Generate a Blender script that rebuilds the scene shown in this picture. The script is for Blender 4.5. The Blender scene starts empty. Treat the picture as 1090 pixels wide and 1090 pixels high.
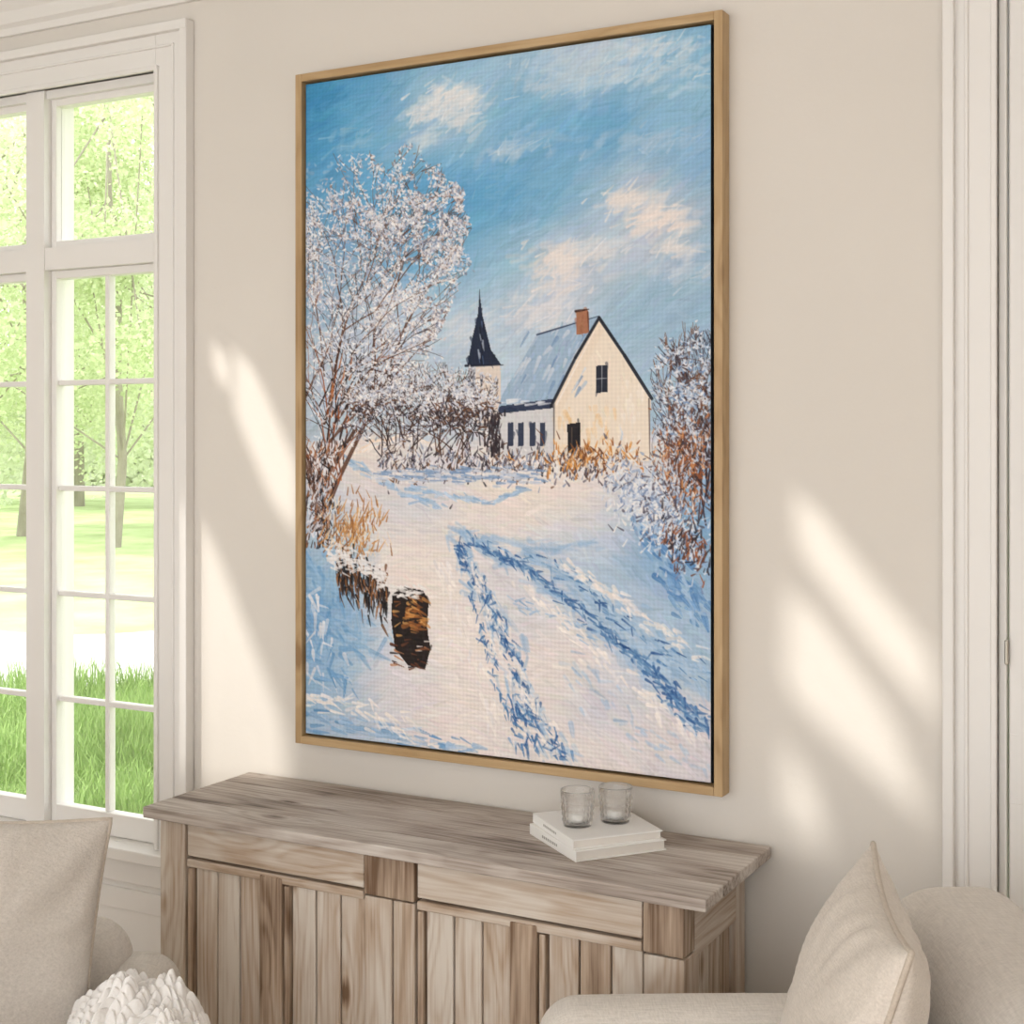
import bpy, bmesh, math, random
import numpy as np
from mathutils import Vector, Matrix, noise
random.seed(4); rng=np.random.default_rng(7)
S,C=math.sin(math.radians(28.35)),math.cos(math.radians(28.35))
TH=math.radians(28.35); F=1490.0; HC=1.75; D=3.0
scene=bpy.context.scene
scene.view_settings.view_transform='Standard'
def lin(c):
    return tuple(((v/255)/12.92 if v/255<=.04045 else ((v/255+.055)/1.055)**2.4) for v in c)
def col4(c): return (*lin(c),1)
# ---------- measurement helpers
def wallpt(px,py,d=D):
    u=(px-545)/F; k=C+u*S
    return d*(-S+u*C)/k, HC-d/k*(py-468)/F
def cw(L,t,z): return Vector((-S*t+C*L,-D+C*t+S*L,z))
# ---------- object helpers
def link(o,parent=None):
    scene.collection.objects.link(o)
    if parent: o.parent=parent
    return o
def empty(name,loc=(0,0,0),rz=0):
    e=bpy.data.objects.new(name,None); e.location=loc; e.rotation_euler=(0,0,rz); e.empty_display_size=.1
    return link(e)
def meshobj(name,verts,faces,mat,parent=None,smooth=False):
    me=bpy.data.meshes.new(name); me.from_pydata([tuple(v) for v in verts],[],faces); me.update()
    if mat: me.materials.append(mat)
    if smooth: me.shade_smooth()
    return link(bpy.data.objects.new(name,me),parent)
def softbox(name,lo,hi,r,mat,parent=None,seg=5,sub=0,puff=0):
    bm=bmesh.new(); bmesh.ops.create_cube(bm,size=1)
    lo=Vector(lo);hi=Vector(hi);c=(lo+hi)/2;s=hi-lo
    for v in bm.verts: v.co=Vector((v.co.x*s.x,v.co.y*s.y,v.co.z*s.z))+c
    if r>0: bmesh.ops.bevel(bm,geom=bm.edges[:]+bm.verts[:],offset=r,segments=seg,profile=.5,affect='EDGES')
    if puff:
        bmesh.ops.subdivide_edges(bm,edges=[e for e in bm.edges if e.calc_length()>.1],cuts=5,use_grid_fill=True)
        for v in bm.verts:
            q=[(v.co[i]-c[i])/(s[i]/2) for i in range(3)]
            for i in range(3):
                j,k=[a for a in range(3) if a!=i]
                v.co[i]+=q[i]*puff*max(0,(1-q[j]**2))*max(0,(1-q[k]**2))
            n=noise.noise(v.co*6)*.004; v.co.z+=n
    me=bpy.data.meshes.new(name); bm.to_mesh(me); bm.free(); me.materials.append(mat)
    if r>0: me.shade_smooth()
    return link(bpy.data.objects.new(name,me),parent)
class MB:
    def __init__(s): s.v=[];s.f=[];s.wc=[];s.t=[]
    def box(s,lo,hi,ax=0,tint=0.5):
        b=len(s.v); seed=Vector((random.uniform(0,50),random.uniform(0,50),random.uniform(0,50)))
        for z in (lo[2],hi[2]):
            for y in (lo[1],hi[1]):
                for x in (lo[0],hi[0]):
                    s.v.append((x,y,z)); p=(x,y,z)
                    o=[p[ax]]+[p[i] for i in range(3) if i!=ax]
                    s.wc.append(Vector(o)+seed); s.t.append(tint)
        s.f+=[tuple(b+i for i in q) for q in ((0,2,3,1),(4,5,7,6),(0,1,5,4),(2,6,7,3),(0,4,6,2),(1,3,7,5))]
    def make(s,name,mat,parent=None,bev=0,seg=2):
        o=meshobj(name,s.v,s.f,mat,parent); me=o.data
        a=me.attributes.new('wc','FLOAT_VECTOR','POINT'); a.data.foreach_set('vector',np.array([tuple(w) for w in s.wc],dtype=np.float32).ravel())
        a=me.attributes.new('tint','FLOAT','POINT'); a.data.foreach_set('value',np.array(s.t,dtype=np.float32))
        if bev:
            m=o.modifiers.new('bev','BEVEL'); m.width=bev; m.segments=seg; m.limit_method='ANGLE'
        return o
# ---------- materials
def newmat(name):
    m=bpy.data.materials.new(name); m.use_nodes=True; nt=m.node_tree
    return m,nt,nt.nodes['Principled BSDF']
def N(nt,t,**k):
    n=nt.nodes.new(t)
    for a,b in k.items(): setattr(n,a,b)
    return n
def simple(name,c,rough=.6,bscale=0,bstr=.1,var=0,vscale=3,coat=0):
    m,nt,b=newmat(name); b.inputs['Roughness'].default_value=rough; b.inputs['Base Color'].default_value=col4(c)
    tc=N(nt,'ShaderNodeTexCoord')
    if var:
        n=N(nt,'ShaderNodeTexNoise'); n.inputs['Scale'].default_value=vscale; n.inputs['Detail'].default_value=4
        r=N(nt,'ShaderNodeValToRGB'); nt.links.new(tc.outputs['Object'],n.inputs['Vector']); nt.links.new(n.outputs[0],r.inputs[0])
        r.color_ramp.elements[0].position=.3;r.color_ramp.elements[1].position=.7
        r.color_ramp.elements[0].color=col4([max(0,x-var) for x in c]); r.color_ramp.elements[1].color=col4([min(255,x+var) for x in c])
        nt.links.new(r.outputs[0],b.inputs['Base Color'])
    if bscale:
        n=N(nt,'ShaderNodeTexNoise'); n.inputs['Scale'].default_value=bscale; n.inputs['Detail'].default_value=3
        bp=N(nt,'ShaderNodeBump'); bp.inputs['Strength'].default_value=bstr; bp.inputs['Distance'].default_value=.003
        nt.links.new(tc.outputs['Object'],n.inputs['Vector']); nt.links.new(n.outputs[0],bp.inputs['Height']); nt.links.new(bp.outputs[0],b.inputs['Normal'])
    return m
M_wall=simple('wall_plaster',(220,214,206),.85,60,.12,2,1.5)
M_trim=simple('painted_trim',(233,230,226),.45,20,.03)
M_ceil=simple('ceiling_paint',(240,238,234),.9,40,.05)
def fabric(name,c,weave=260,st=.5):
    m,nt,b=newmat(name); b.inputs['Roughness'].default_value=.95
    b.inputs['Sheen Weight'].default_value=.15
    tc=N(nt,'ShaderNodeTexCoord'); 
    hs=[]
    for sc in ((1,.12,1),(.12,1,.6)):
        mp=N(nt,'ShaderNodeMapping'); mp.inputs['Scale'].default_value=sc
        n=N(nt,'ShaderNodeTexNoise'); n.inputs['Scale'].default_value=weave; n.inputs['Detail'].default_value=2
        nt.links.new(tc.outputs['Object'],mp.inputs[0]); nt.links.new(mp.outputs[0],n.inputs['Vector']); hs.append(n)
    ad=N(nt,'ShaderNodeMath',operation='ADD'); nt.links.new(hs[0].outputs[0],ad.inputs[0]); nt.links.new(hs[1].outputs[0],ad.inputs[1])
    r=N(nt,'ShaderNodeMapRange'); r.inputs['From Min'].default_value=.6; r.inputs['From Max'].default_value=1.4
    mx=N(nt,'ShaderNodeMix',data_type='RGBA'); mx.inputs['A'].default_value=col4([x-14 for x in c]); mx.inputs['B'].default_value=col4([min(255,x+8) for x in c])
    nt.links.new(ad.outputs[0],r.inputs['Value']); nt.links.new(r.outputs[0],mx.inputs['Factor']); nt.links.new(mx.outputs['Result'],b.inputs['Base Color'])
    bp=N(nt,'ShaderNodeBump'); bp.inputs['Strength'].default_value=st; bp.inputs['Distance'].default_value=.002
    nt.links.new(ad.outputs[0],bp.inputs['Height']); nt.links.new(bp.outputs[0],b.inputs['Normal'])
    return m
M_linen=fabric('linen_upholstery',(220,213,205))
M_pillow=fabric('pillow_linen',(207,199,190),300,.6)
M_pillow2=fabric('pillow_linen_light',(219,210,200),340,.4)
M_pipe=fabric('pillow_piping',(200,188,174),340,.4)
M_knit=simple('knit_wool',(246,243,240),.95,180,.4)
def wood(name,dark,mid,light,grain=1.0,rough=.7,bump=.35,fine=.5,low=.9):
    m,nt,b=newmat(name); b.inputs['Roughness'].default_value=rough
    at=N(nt,'ShaderNodeAttribute',attribute_name='wc'); ti=N(nt,'ShaderNodeAttribute',attribute_name='tint')
    def noise_(scale,sc,det,dist=0):
        mp=N(nt,'ShaderNodeMapping'); mp.inputs['Scale'].default_value=scale; nt.links.new(at.outputs['Vector'],mp.inputs[0])
        n=N(nt,'ShaderNodeTexNoise'); n.inputs['Scale'].default_value=sc; n.inputs['Detail'].default_value=det; n.inputs['Distortion'].default_value=dist
        nt.links.new(mp.outputs[0],n.inputs['Vector']); return n.outputs[0]
    def ma(op,a,bv=0):
        q=N(nt,'ShaderNodeMath',operation=op); 
        for i,x in enumerate((a,bv)):
            if isinstance(x,(int,float)): q.inputs[i].default_value=x
            else: nt.links.new(x,q.inputs[i])
        return q.outputs[0]
    mp4=N(nt,'ShaderNodeMapping'); mp4.inputs['Scale'].default_value=(4.0,9,9); nt.links.new(at.outputs['Vector'],mp4.inputs[0])
    vo=N(nt,'ShaderNodeTexVoronoi'); vo.inputs['Scale'].default_value=.8; nt.links.new(mp4.outputs[0],vo.inputs['Vector'])
    kr=N(nt,'ShaderNodeMapRange'); kr.inputs['From Min'].default_value=.05; kr.inputs['From Max'].default_value=.15; kr.inputs['To Min'].default_value=1; kr.inputs['To Max'].default_value=0
    nt.links.new(vo.outputs['Distance'],kr.inputs['Value'])
    halo=N(nt,'ShaderNodeMapRange'); halo.inputs['From Min'].default_value=.05; halo.inputs['From Max'].default_value=.45; halo.inputs['To Min'].default_value=1; halo.inputs['To Max'].default_value=0
    nt.links.new(vo.outputs['Distance'],halo.inputs['Value'])
    n0=noise_((.9,9,9),1.1,1.5)
    ph=ma('ADD',ma('MULTIPLY',n0,70*grain),ma('MULTIPLY',halo.outputs[0],9))
    sn=ma('POWER',ma('ADD',ma('MULTIPLY',ma('SINE',ph),.5),.5),2.0)
    n1=noise_((5,170,170),1,4)
    n2=noise_((2.0,6,6),1.5,4,.4)
    v=ma('SUBTRACT',ma('ADD',.56,ma('MULTIPLY',ma('SUBTRACT',n1,.5),fine)),ma('MULTIPLY',sn,.17))
    v=ma('ADD',v,ma('MULTIPLY',ma('SUBTRACT',n2,.5),low))
    v=ma('ADD',v,ma('MULTIPLY',ma('SUBTRACT',ti.outputs['Fac'],.5),.75))
    v=ma('SUBTRACT',v,ma('MULTIPLY',kr.outputs[0],.65))
    r=N(nt,'ShaderNodeValToRGB'); e=r.color_ramp.elements
    e[0].position=.05; e[0].color=col4(dark); e[1].position=.8; e[1].color=col4(light)
    x=e.new(.40); x.color=col4(mid)
    nt.links.new(v,r.inputs[0]); nt.links.new(r.outputs[0],b.inputs['Base Color'])
    bp=N(nt,'ShaderNodeBump'); bp.inputs['Strength'].default_value=bump; bp.inputs['Distance'].default_value=.002
    nt.links.new(v,bp.inputs['Height']); nt.links.new(bp.outputs[0],b.inputs['Normal'])
    return m
M_wood=wood('weathered_pine',(112,86,64),(182,160,139),(214,204,192),1,.7,.5,.65,1.0)
M_top=wood('weathered_top',(104,91,82),(172,159,149),(208,200,192),1.0,.65,.4,.85,1.2)
M_oak=wood('light_oak',(145,112,72),(178,147,105),(198,170,130),.6,.5,.15)
M_floorw=wood('floor_oak',(150,128,104),(188,166,140),(206,188,164),.8,.5,.1)
M_black=simple('black_gap',(18,17,18),.8)
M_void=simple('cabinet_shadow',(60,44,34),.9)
# ---------- room
wf=MB()
WX0,WX1,WZ0,WZ1=-3.81,-2.747,.60,2.785
DX0,DX1,DZ1=-.485,.42,2.95
H=3.15
wf.box((-4.5,0,0),(WX0,.15,H)); wf.box((WX0,0,0),(WX1,.15,WZ0-.02)); wf.box((WX0,0,WZ1),(WX1,.15,H))
wf.box((WX1,0,0),(DX0,.15,H)); wf.box((DX0,0,DZ1),(DX1,.15,H)); wf.box((DX1,0,0),(2.6,.15,H))
wf.make('wall_front',M_wall)
w=MB(); w.box((-4.65,-6,0),(-4.5,.15,H)); w.make('wall_left',M_wall)
w=MB(); w.box((2.6,-6,0),(2.75,.15,H)); w.make('wall_right_added',M_wall)  # unseen wall, added to lower the light on the right
fl=MB()
y=-6.0
while y<0:
    x=-4.5-random.random()
    while x<2.6:
        x2=x+random.uniform(1.2,2.0); fl.box((max(x,-4.5),y,-.03),(min(x2,2.6),min(y+.147,0),0),0,random.uniform(.3,.7)); x=x2+.002
    y+=.15
fl.make('floor',M_floorw)
def prism(name,prof,p0,p1,mat,parent=None):
    n=len(prof); v=[(p0,-a,b) for a,b in prof]+[(p1,-a,b) for a,b in prof]
    f=[(i,(i+1)%n,n+(i+1)%n,n+i) for i in range(n)]+[tuple(range(n))[::-1],tuple(range(n,2*n))]
    return meshobj(name,v,f,mat,parent)
prism('trim_1',[(0,2.965),(.014,2.965),(.018,2.985),(.03,2.995),(.035,3.03),(.06,3.06),(.085,3.09),(.09,3.115),(.11,3.12),(.11,3.15),(0,3.15)],-4.5,2.6,M_trim)
prism('baseboard_front',[(0,0),(.02,0),(.02,.15),(.014,.165),(.008,.18),(0,.18)],-4.5,-.62,M_trim)
# window
win=empty('window_1',((WX0+WX1)/2,0,WZ0))
def wbox(name,boxes,mat,bev=.003):
    m=MB()
    for b in boxes:
        m.box([b[0]-win.location.x,b[2],b[4]-WZ0],[b[1]-win.location.x,b[3],b[5]-WZ0])
    return m.make(name,mat,win,bev)
cw_=.122
wbox('casing',[(WX1,WX1+cw_,-.018,0,WZ0-.02,WZ1+cw_),(WX1+cw_-.022,WX1+cw_+.004,-.034,0,WZ0-.02,WZ1+cw_+.004),(WX1+.0,WX1+.014,-.026,0,WZ0,WZ1+.014),(WX1+.062,WX1+.07,-.023,0,WZ0,WZ1+.07),
 (WX0-cw_,WX0,-.018,0,WZ0-.02,WZ1+cw_),(WX0-cw_,WX0-cw_+.022,-.034,0,WZ0-.02,WZ1+cw_+.004),
 (WX0,WX1,-.0175,0,WZ1,WZ1+cw_),(WX0-cw_,WX1+cw_+.003,-.036,0,WZ1+cw_-.022,WZ1+cw_+.006),(WX0,WX1+.013,-.027,0,WZ1,WZ1+.014),(WX0,WX1+.07,-.024,0,WZ1+.062,WZ1+.07)],M_trim)
wbox('sill',[(WX0-cw_-.02,WX1+cw_+.015,-.06,0,WZ0-.035,WZ0-.001),(WX0,WX1,-.001,.17,WZ0-.019,WZ0-.001),(WX0-cw_,WX1+cw_,-.02,0,WZ0-.11,WZ0-.035)],M_trim,.004)
fr=[(WX0-.01,WX1+.01,.002,.12,WZ1-.024,WZ1+.02),(WX0-.01,WX0+.02,.0021,.12,WZ0,WZ1+.01),(WX1-.012,WX1+.01,.0021,.12,WZ0,WZ1+.01),
    (-3.264,-3.190,-.008,.11,WZ0,WZ1),(WX0,WX1,-.004,.11,2.252,2.318)]
wbox('frame',fr,M_trim,.0)
sash=[];glass=[]
for a,b in ((-3.19,WX1-.012),(WX0+.02,-3.264)):
    for z0,z1,cols,rows,bot in ((WZ0,2.252,2,5,.066),(2.318,WZ1-.02,1,1,.022)):
        st=.02
        sash+=[(a,a+st,.02,.06,z0,z1),(b-st,b,.02,.06,z0,z1),(a,b,.021,.059,z0,z0+bot),(a,b,.021,.059,z1-st-.004,z1)]
        gx0,gx1,gz0,gz1=a+st,b-st,z0+bot,z1-st
        for i in range(1,cols):
            x=gx0+(gx1-gx0)*i/cols; sash.append((x-.008,x+.008,.028,.055,gz0,gz1))
        for i in range(1,rows):
            z=gz0+(gz1-gz0)*i/rows; sash.append((gx0,gx1,.0285,.0545,z-.008,z+.008))
        glass.append((gx0,gx1,.040,.042,gz0,gz1))
wbox('sash',sash,M_trim,.003)
mg,nt,b=newmat('window_glass'); nt.nodes.remove(b)
tr=N(nt,'ShaderNodeBsdfTransparent'); gl=N(nt,'ShaderNodeBsdfGlossy'); gl.inputs['Roughness'].default_value=.02
mx=N(nt,'ShaderNodeMixShader'); mx.inputs[0].default_value=.08
nt.links.new(tr.outputs[0],mx.inputs[1]); nt.links.new(gl.outputs[0],mx.inputs[2]); nt.links.new(mx.outputs[0],nt.nodes['Material Output'].inputs[0])
wbox('panes',glass,mg,0)
m=MB(); 
for b_ in ((-3.9,-3.83,.2,.47),(-2.73,-2.66,.2,.47),(-3.83,-2.73,.2,.26),(-3.83,-2.73,.41,.47)):
    m.box((b_[0],-.012,b_[2]),(b_[1],0,b_[3]))
m.box((-3.93,-.004,.18),(-2.625,0,.49))
m.make('trim_2',M_trim,None,.004)
# door
door=empty('door_1',(DX0,0,0))
def dbox(name,boxes,mat,bev=.003):
    m=MB()
    for b in boxes: m.box([b[0]-DX0,b[2],b[4]],[b[1]-DX0,b[3],b[5]])
    return m.make(name,mat,door,bev)
ca=[]
for sx,o in ((-1,DX0),(1,DX1)):
    def seg(a,b,d,z=2.95): 
        x0,x1=o+sx*a,o+sx*b; ca.append((min(x0,x1),max(x0,x1),-d,0,0,z))
    seg(0,.104,.018,3.0); seg(.083,.106,.036,3.0); seg(.056,.064,.024); seg(.0,.012,.026)
ca+=[(DX0-.104,DX1+.104,-.017,0,DZ1,DZ1+.02)]
dbox('casing',ca,M_trim)
dbox('jamb',[(DX0,DX0+.015,.0,.15,0,DZ1),(DX1-.015,DX1,0,.15,0,DZ1)],M_trim)
a,b_=DX0+.018,DX1-.018
dl=[(a,b_,.022,.05,.01,DZ1-.01)]
for z0,z1 in ((.01,.2),(1.0,1.15),(2.75,2.94)): dl.append((a,b_,.012,.03,z0,z1))
for x in (a,(a+b_)/2-.05,b_-.1): dl.append((x,x+.1,.0125,.03,.01,2.93))
dbox('leaf',dl,M_trim,.004)
M_metal=simple('hinge_metal',(170,163,150),.35); M_metal.node_tree.nodes['Principled BSDF'].inputs['Metallic'].default_value=.7
dbox('hinge',[(DX0+.012,DX0+.019,-.004,.012,z,z+.05) for z in (.25,1.29,2.83)],M_metal,.002)
# ceiling with unseen openings, made up to throw sun patches on the wall
SD=Vector((.45,.55,-.70)).normalized()
def back(px,py):
    X,Z=wallpt(px,py); t=(H-Z)/-SD.z; return (X-SD.x*t,-SD.y*t)
patches=[[(846,528),(868,540),(925,615),(990,695),(994,760),(940,705),(850,585)],
 [(837,635),(864,646),(950,765),(985,870),(930,825),(837,735)],
 [(836,795),(862,825),(878,890),(836,890)],
 [(211,550),(232,590),(303,775),(308,845),(211,845)],
 [(250,372),(272,396),(318,500),(318,570),(290,535),(250,440)],
 [(226,366),(243,380),(245,415),(229,402)]]
bm=bmesh.new(); edges=[]
for loop in [[(-4.6,-6),(2.7,-6),(2.7,.1),(-4.6,.1)]]+[[back(*p) for p in q] for q in patches]:
    vs=[bm.verts.new((x,y,H)) for x,y in loop]
    edges+=[bm.edges.new((vs[i],vs[(i+1)%len(vs)])) for i in range(len(vs))]
bmesh.ops.triangle_fill(bm,edges=edges,use_beauty=True)
me=bpy.data.meshes.new('ceiling'); bm.to_mesh(me); bm.free(); me.materials.append(M_ceil); link(bpy.data.objects.new('ceiling',me))
# ---------- cabinet
cab=empty('rustic_sideboard',(-1.69,-.22,0))
def cmake(m,name,mat,bev=.003):
    m.v=[(x+1.69,y+.22,z) for x,y,z in m.v]; return m.make(name,mat,cab,bev)
t=MB(); ys=[-.417,-.315,-.212,-.115,-.008]
for i in range(4): t.box((-2.42,ys[i],.826),(-.964,ys[i+1]-.0015,.853),0,(.56,.42,.6,.46)[i])
cmake(t,'top',M_top,.003)
c=MB(); FY=-.388
XL,XR=-2.39,-1.02
z1=.826
c.box((XL,FY,0),(-2.312,FY+.06,z1),2,.66); c.box((-1.108,FY,0),(XR,FY+.06,.713),2,.66)
c.box((-1.108,FY-.003,.717),(XR,FY+.06,z1),2,.24)
c.box((-1.786,FY-.003,.730),(-1.654,FY+.03,z1-.002),2,.24)
c.box((-1.786,FY,.0),(-1.714,FY+.03,.726),2,.72); c.box((-1.709,FY,.0),(-1.654,FY+.03,.726),2,.58)
c.box((XL,-.08,0),(-2.33,-.02,z1),2); c.box((-1.08,-.08,0),(XR,-.02,z1),2,.6)
for a,b in ((-2.307,-1.791),(-1.649,-1.113)):
    c.box((a,FY+.004,.740),(b,FY+.03,.818),0,.66)
    c.box((a,FY+.002,.714),(b,FY+.03,.734),0,.5)
    c.box((a,FY+.004,.10),(b,FY+.03,.17),0,.5)
    m_=(a+b)/2
    c.box((m_-.034,FY-.002,.10),(m_+.030,FY+.03,.728),2,.26)
    for p,q in ((a,m_-.037),(m_+.033,b)):
        c.box((p,FY+.004,.17),(p+.014,FY+.03,.711),2,.3)
        ww=(q-p-.016)/3
        for k in range(3):
            c.box((p+.016+k*ww+.0022,FY+.013+.003*random.random(),.17),(p+.016+(k+1)*ww-.0022,FY+.028,.716),2,random.choice((.34,.46,.58,.7,.8)))
for xx0,xx1,sg in ((XR-.03,XR,1),(XL,XL+.03,-1)):
    c.box((xx0,FY+.06,.70),(xx1,-.08,z1),1,.66); c.box((xx0,FY+.06,.1),(xx1,-.08,.17),1,.5)
    n=4; ww=(-.08-(FY+.06))/n
    for k in range(n):
        y0,y1=FY+.06+k*ww+.0018,FY+.06+(k+1)*ww-.0018
        if sg>0: c.box((xx0,y0,.17),(xx1-.014,y1,.70),2,random.uniform(.3,.65))
        else: c.box((xx0+.014,y0,.17),(xx1,y1,.70),2,random.uniform(.3,.6))
cmake(c,'carcass',M_wood,.003)
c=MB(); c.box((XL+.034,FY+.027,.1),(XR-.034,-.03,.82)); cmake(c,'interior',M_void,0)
# ---------- books and glasses
M_cover=simple('white_cover',(240,238,234),.5); M_page=simple('pages',(226,220,212),.8,0)
def book(name,cx,cy,z,w,d,h,ang):
    e=empty(name,(cx,cy,z),ang); 
    m=MB(); m.box((-w/2,-d/2,0),(w/2,d/2,.003)); m.box((-w/2,-d/2,h-.003),(w/2,d/2,h)); m.box((-w/2,-d/2,0.001),(w/2,-d/2+.003,h-.001))
    m.make('cover',M_cover,e,.0012)
    m=MB(); m.box((-w/2+.004,-d/2+.003,.003),(w/2-.004,d/2-.004,h-.003)); m.make('pages',M_page,e)
    m=MB()
    x=-.05
    for k in range(9):
        wd=random.uniform(.004,.007); 
        m.box((x,-d/2-.0003,h*.38),(x+wd,-d/2+.001,h*.62)); x+=wd+.003
    m.make('spine_title',simple('grey_ink',(170,166,160),.6),e)
    return e
bc=Vector((-1.316,-.163)) 
book('book',bc.x,bc.y,.853,.236,.222,.024,math.radians(-38))
book('book',bc.x-.002,bc.y+.002,.877,.232,.214,.021,math.radians(-41))
mglass,nt,b=newmat('cut_glass'); b.inputs['Transmission Weight'].default_value=1; b.inputs['Roughness'].default_value=.02; b.inputs['IOR'].default_value=1.42; b.inputs['Base Color'].default_value=(1,1,1,1)
tr=N(nt,'ShaderNodeBsdfTransparent'); mx=N(nt,'ShaderNodeMixShader'); mx.inputs[0].default_value=.35
nt.links.new(b.outputs[0],mx.inputs[1]); nt.links.new(tr.outputs[0],mx.inputs[2]); nt.links.new(mx.outputs[0],nt.nodes['Material Output'].inputs[0])
M_wax=simple('candle_wax',(244,242,236),.6)
def tumbler(x,y,z):
    e=empty('glass_votive_holder',(x,y,z)); n=96
    hgt=.080
    prof=[(0,0),(.026,0),(.031,.002)]+[(.0315+.0068*k/22,.004+(hgt-.006)*k/22) for k in range(23)]+[(.0378,hgt),(.0361,hgt),(.0353,hgt-.002)]+[(.0353-.006*k/8,hgt-.002-(hgt-.016)*k/8) for k in range(1,9)]+[(.024,.010),(0,.009)]
    v=[];f=[]
    for (r,zz) in prof:
        for k in range(n):
            a=2*math.pi*k/n; rr=r
            if .006<zz<hgt*.84 and r>=.0315 and r>.0353-.006*(hgt-.002-zz)/(hgt-.016)+.0005: 
                rr=r+.0022*math.cos(10*a+zz*230)*math.cos(10*a-zz*230)
            v.append((rr*math.cos(a),rr*math.sin(a),zz))
    m=len(prof)
    for i in range(m-1):
        for k in range(n): f.append((i*n+k,i*n+(k+1)%n,(i+1)*n+(k+1)%n,(i+1)*n+k))
    o=meshobj('glass',v,f,mglass,e,True)
    bm=bmesh.new(); bm.from_mesh(o.data); bmesh.ops.remove_doubles(bm,verts=bm.verts,dist=1e-6); bmesh.ops.recalc_face_normals(bm,faces=bm.faces); bm.to_mesh(o.data); bm.free()
    bm=bmesh.new(); bmesh.ops.create_cone(bm,cap_ends=True,segments=40,radius1=.019,radius2=.019,depth=.014)
    bmesh.ops.bevel(bm,geom=[q for q in bm.edges if abs(q.verts[0].co.z-q.verts[1].co.z)<1e-5],offset=.002,segments=2,affect='EDGES')
    me=bpy.data.meshes.new('tealight'); bm.to_mesh(me); bm.free(); me.materials.append(M_wax); o=link(bpy.data.objects.new('tealight',me),e); o.location=(0,0,.0175)
tumbler(-1.340,-.212,.898); tumbler(-1.279,-.143,.898)
# ---------- painting frame + canvas
pic=empty('framed_canvas_painting',(-1.6525,0,1.83))
px0,px1,pz0,pz1=-2.237,-1.063,.957,2.704
def pb(name,boxes,mat,bev=.002):
    m=MB()
    for b in boxes: m.box([b[0]+1.6525,b[2],b[4]-1.83],[b[1]+1.6525,b[3],b[5]-1.83],b[6])
    return m.make(name,mat,pic,bev)
fw=.020
pb('wood_frame',[(px0,px0+fw,-.048,-.002,pz0,pz1,2),(px1-fw,px1,-.048,-.002,pz0,pz1,2),(px0+fw,px1-fw,-.048,-.002,pz0,pz0+fw,0),(px0+fw,px1-fw,-.048,-.002,pz1-fw,pz1,0)],M_oak,.0015)
pb('backing',[(px0+fw,px1-fw,-.012,-.003,pz0+fw,pz1-fw,0)],M_black,0)
cx0,cx1,cz0,cz1=-2.212,-1.095,.983,2.678
CP=2.964
pb('stretcher',[(cx0,cx1,-.034,-.012,cz0,cz1,0)],simple('canvas_edge',(40,50,62),.8),.0)
NX,NY=640,970
CWd,CHt=cx1-cx0,cz1-cz0
def P(px,py):
    X,Z=wallpt(px,py,CP); return (X-cx0)/CWd*NX,(cz1-Z)/CHt*NY
gx=cx0+(np.arange(NX)+.5)/NX*CWd; gz=cz1-(np.arange(NY)+.5)/NY*CHt
GX,GZ=np.meshgrid(gx,gz)
fwd=-S*GX+C*CP; rt=C*GX+S*CP
PX=545+F*rt/fwd; PY=468-F*(GZ-HC)/fwd
cp=[(330,95,66,146,194),(330,160,80,154,202),(400,90,100,168,212),(400,140,114,178,218),(470,70,136,190,225),(475,105,186,209,227),(450,130,164,199,225),(500,150,152,195,225),(560,60,170,204,229),(620,60,194,213,231),(700,50,170,204,229),(740,35,130,184,219),(560,120,126,182,219),(640,130,116,175,216),(720,110,148,193,223),(745,160,138,183,219),(520,200,102,169,213),(600,200,128,181,217),(660,210,174,199,221),(700,232,205,210,218),(745,240,163,193,218),(470,200,94,163,209),(470,270,120,177,216),(540,270,146,190,219),(600,282,196,208,222),(650,270,187,205,223),(740,300,160,191,217),(540,320,177,203,225),(500,350,188,210,228),(580,330,202,213,229),(680,330,162,194,219),(720,350,160,191,217),(460,350,191,211,229),(560,380,193,211,228),(330,220,112,167,208),(330,300,150,182,209),(400,400,193,207,224),(690,390,175,199,221),(330,400,186,202,218),(450,430,203,214,226)]
gp=[(340,480,228,222,222),(400,470,242,228,218),(450,480,222,218,222),(400,520,226,220,222),(450,540,216,219,228),(500,560,238,228,222),(560,530,242,230,222),(620,530,240,228,220),(650,560,204,213,228),(700,600,134,173,211),(740,640,160,190,218),(720,680,178,202,224),(600,590,206,214,228),(640,620,178,200,222),(560,640,222,220,226),(600,700,236,227,224),(660,740,215,216,225),(700,790,230,222,222),(740,820,220,215,222),(450,620,243,231,224),(480,680,244,233,227),(420,740,230,223,225),(500,760,242,231,226),(560,790,234,226,224),(340,600,168,196,220),(340,650,124,168,209),(380,680,180,203,225),(335,720,144,182,215),(370,765,184,203,223),(430,700,227,223,226),(640,825,236,226,223),(440,590,240,229,222),(330,540,194,207,223),(680,650,194,208,225),(520,600,226,223,227)]
def rbf(pts,sig,x,y):
    acc=np.zeros(x.shape+(3,)); ws=np.full(x.shape,1e-12)
    for p in pts:
        w=np.exp(-((x-p[0])**2+(y-p[1])**2)/(2*sig*sig))
        ws+=w; acc+=w[...,None]*np.array(p[2:],float)
    return acc/ws[...,None]
sky=rbf(cp,26,PX,PY); gr=rbf(gp,26,PX,PY)
hl=466+6*np.sin(PX/23)
mk=np.clip((PY-hl)/6+.5,0,1)[...,None]
img=sky*(1-mk)+gr*mk
hgt=np.zeros((NY,NX))
SC=NX/430.
BASE=img.copy()
def samp(x,y):
    a,b=P(x,y); return BASE[int(min(max(b,0),NY-1)),int(min(max(a,0),NX-1))]
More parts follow.
